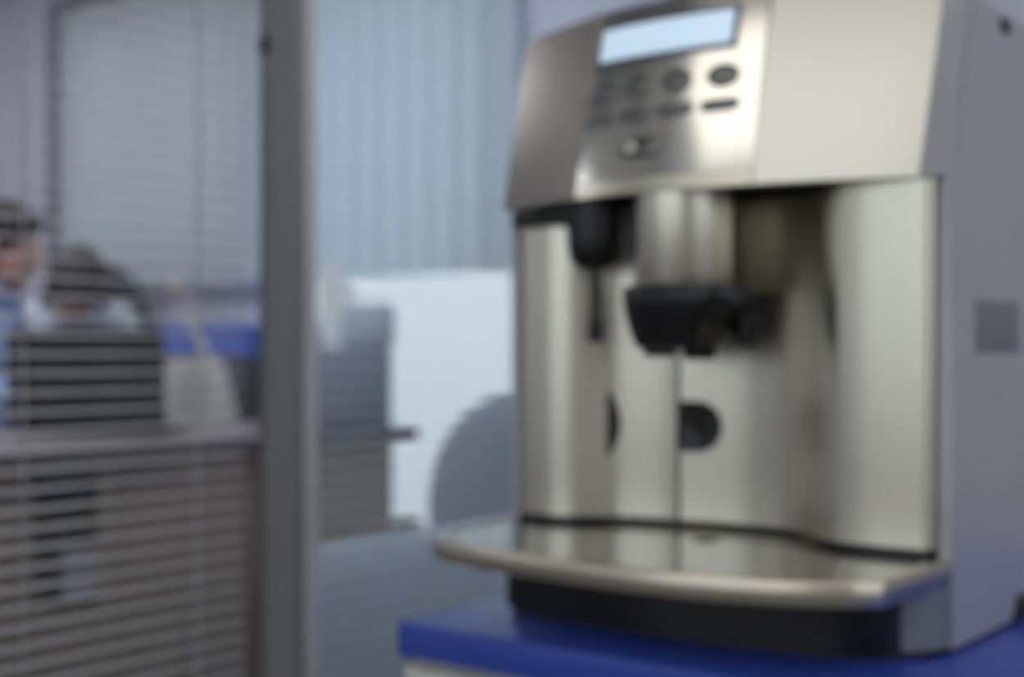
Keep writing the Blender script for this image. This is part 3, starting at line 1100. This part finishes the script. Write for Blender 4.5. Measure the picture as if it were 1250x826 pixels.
    for s in (-1, 1):
        hip = Vector((s * 0.09, 0.03, 0.53))
        kn = Vector((s * 0.11, 0.43, 0.52))
        an = Vector((s * 0.11, 0.40, 0.11))
        capsule(bm, hip, kn, 0.095, 0.068)
        capsule(bm, kn, an, 0.068, 0.052)
    t_ = finish('trousers', bm, M_trous, root)
    rm = t_.modifiers.new('remesh', 'REMESH')
    rm.mode = 'VOXEL'
    rm.voxel_size = 0.010
    rm.use_smooth_shade = True
    for s in (-1, 1):
        bm = bmesh.new()
        capsule(bm, (s * 0.11, 0.37, 0.048), (s * 0.11, 0.57, 0.038), 0.045, 0.034)
        finish('shoe', bm, M_black, root)
    # hair: cap over the skull, grown from displaced shells
    bm = bmesh.new()
    bob = pose.get('bob', 0.0)
    ellipsoid(bm, H(0, -0.022, 0.040), 0.088 + bob * 0.3, 0.104, 0.094, rq)
    ellipsoid(bm, H(0, -0.050, -0.010 - bob), 0.082 + bob * 0.4, 0.070, 0.075 + bob, rq)
    capsule(bm, H(-0.052, 0.058, 0.080), H(0.048, 0.066, 0.078), 0.026, 0.026)
    if bob:
        for s in (-1, 1):
            capsule(bm, H(s * 0.082, 0.015, 0.04), H(s * 0.092, 0.012, -0.075), 0.030, 0.026)
    else:
        for s in (-1, 1):
            capsule(bm, H(s * 0.074, 0.012, 0.03), H(s * 0.074, 0.014, -0.02), 0.012, 0.008)
    hair = finish('hair', bm, M_hair, root)
    rm = hair.modifiers.new('remesh', 'REMESH')
    rm.mode = 'VOXEL'
    rm.voxel_size = 0.006
    rm.use_smooth_shade = True
    # eyes, mouth
    for s in (-1, 1):
        bm = bmesh.new()
        ellipsoid(bm, H(s * 0.030, 0.0745, 0.004), 0.013, 0.010, 0.008, rq, 12, 8)
        e = finish('eye', bm, M_eye, root)
        bm = bmesh.new()
        ellipsoid(bm, H(s * 0.030, 0.0835, 0.004), 0.0055, 0.0030, 0.0055, rq, 10, 8)
        finish('iris', bm, M_black, e)
    bm = bmesh.new()
    capsule(bm, H(-0.020, 0.080, -0.062), H(0.020, 0.080, -0.062), 0.006, 0.006)
    finish('mouth', bm, M_lip, root)
    return root


pa = at(-42, 400, 3.70)
person('person', (pa.x, pa.y), R(-90) + math.atan2(0.616, 0.788), 'person with dark hair in a blue shirt at the left edge, seen in profile', M_shirtb,
       {'up': 0.055, 'bow': R(8), 'elbow': [(-0.05, 0.10, -0.22), (0.04, 0.12, -0.22)], 'wrist': [(0.06, 0.22, 0.03), (-0.04, 0.24, 0.03)]})
office_chair('desk_chair', (pa.x - 0.05, pa.y - 0.04), R(-90) + math.atan2(0.616, 0.788), M_chairn, 'dark chair under the person in blue at the left edge', b0=0.56, b1=0.96)

pb = at(80, 400, 4.70)
ang = math.atan2(-pb.y, -pb.x)
person('person', (pb.x, pb.y), ang - R(90) + R(12), 'person with dark bobbed hair and pale shirt bending over behind the laptop', M_shirtw,
       {'up': 0.07, 'bow': R(62), 'bob': 0.035, 'elbow': [(-0.06, 0.12, -0.20), (0.06, 0.12, -0.20)], 'wrist': [(0.05, 0.22, 0.02), (-0.05, 0.22, 0.02)], 'collar': M_paper})
pc_ = at(106, 400, 4.72)
office_chair('desk_chair', (pc_.x, pc_.y), ang - R(90) - R(6), M_chairn, 'navy high backed chair behind the person bending over', bw=0.42, b0=0.56, b1=1.27)
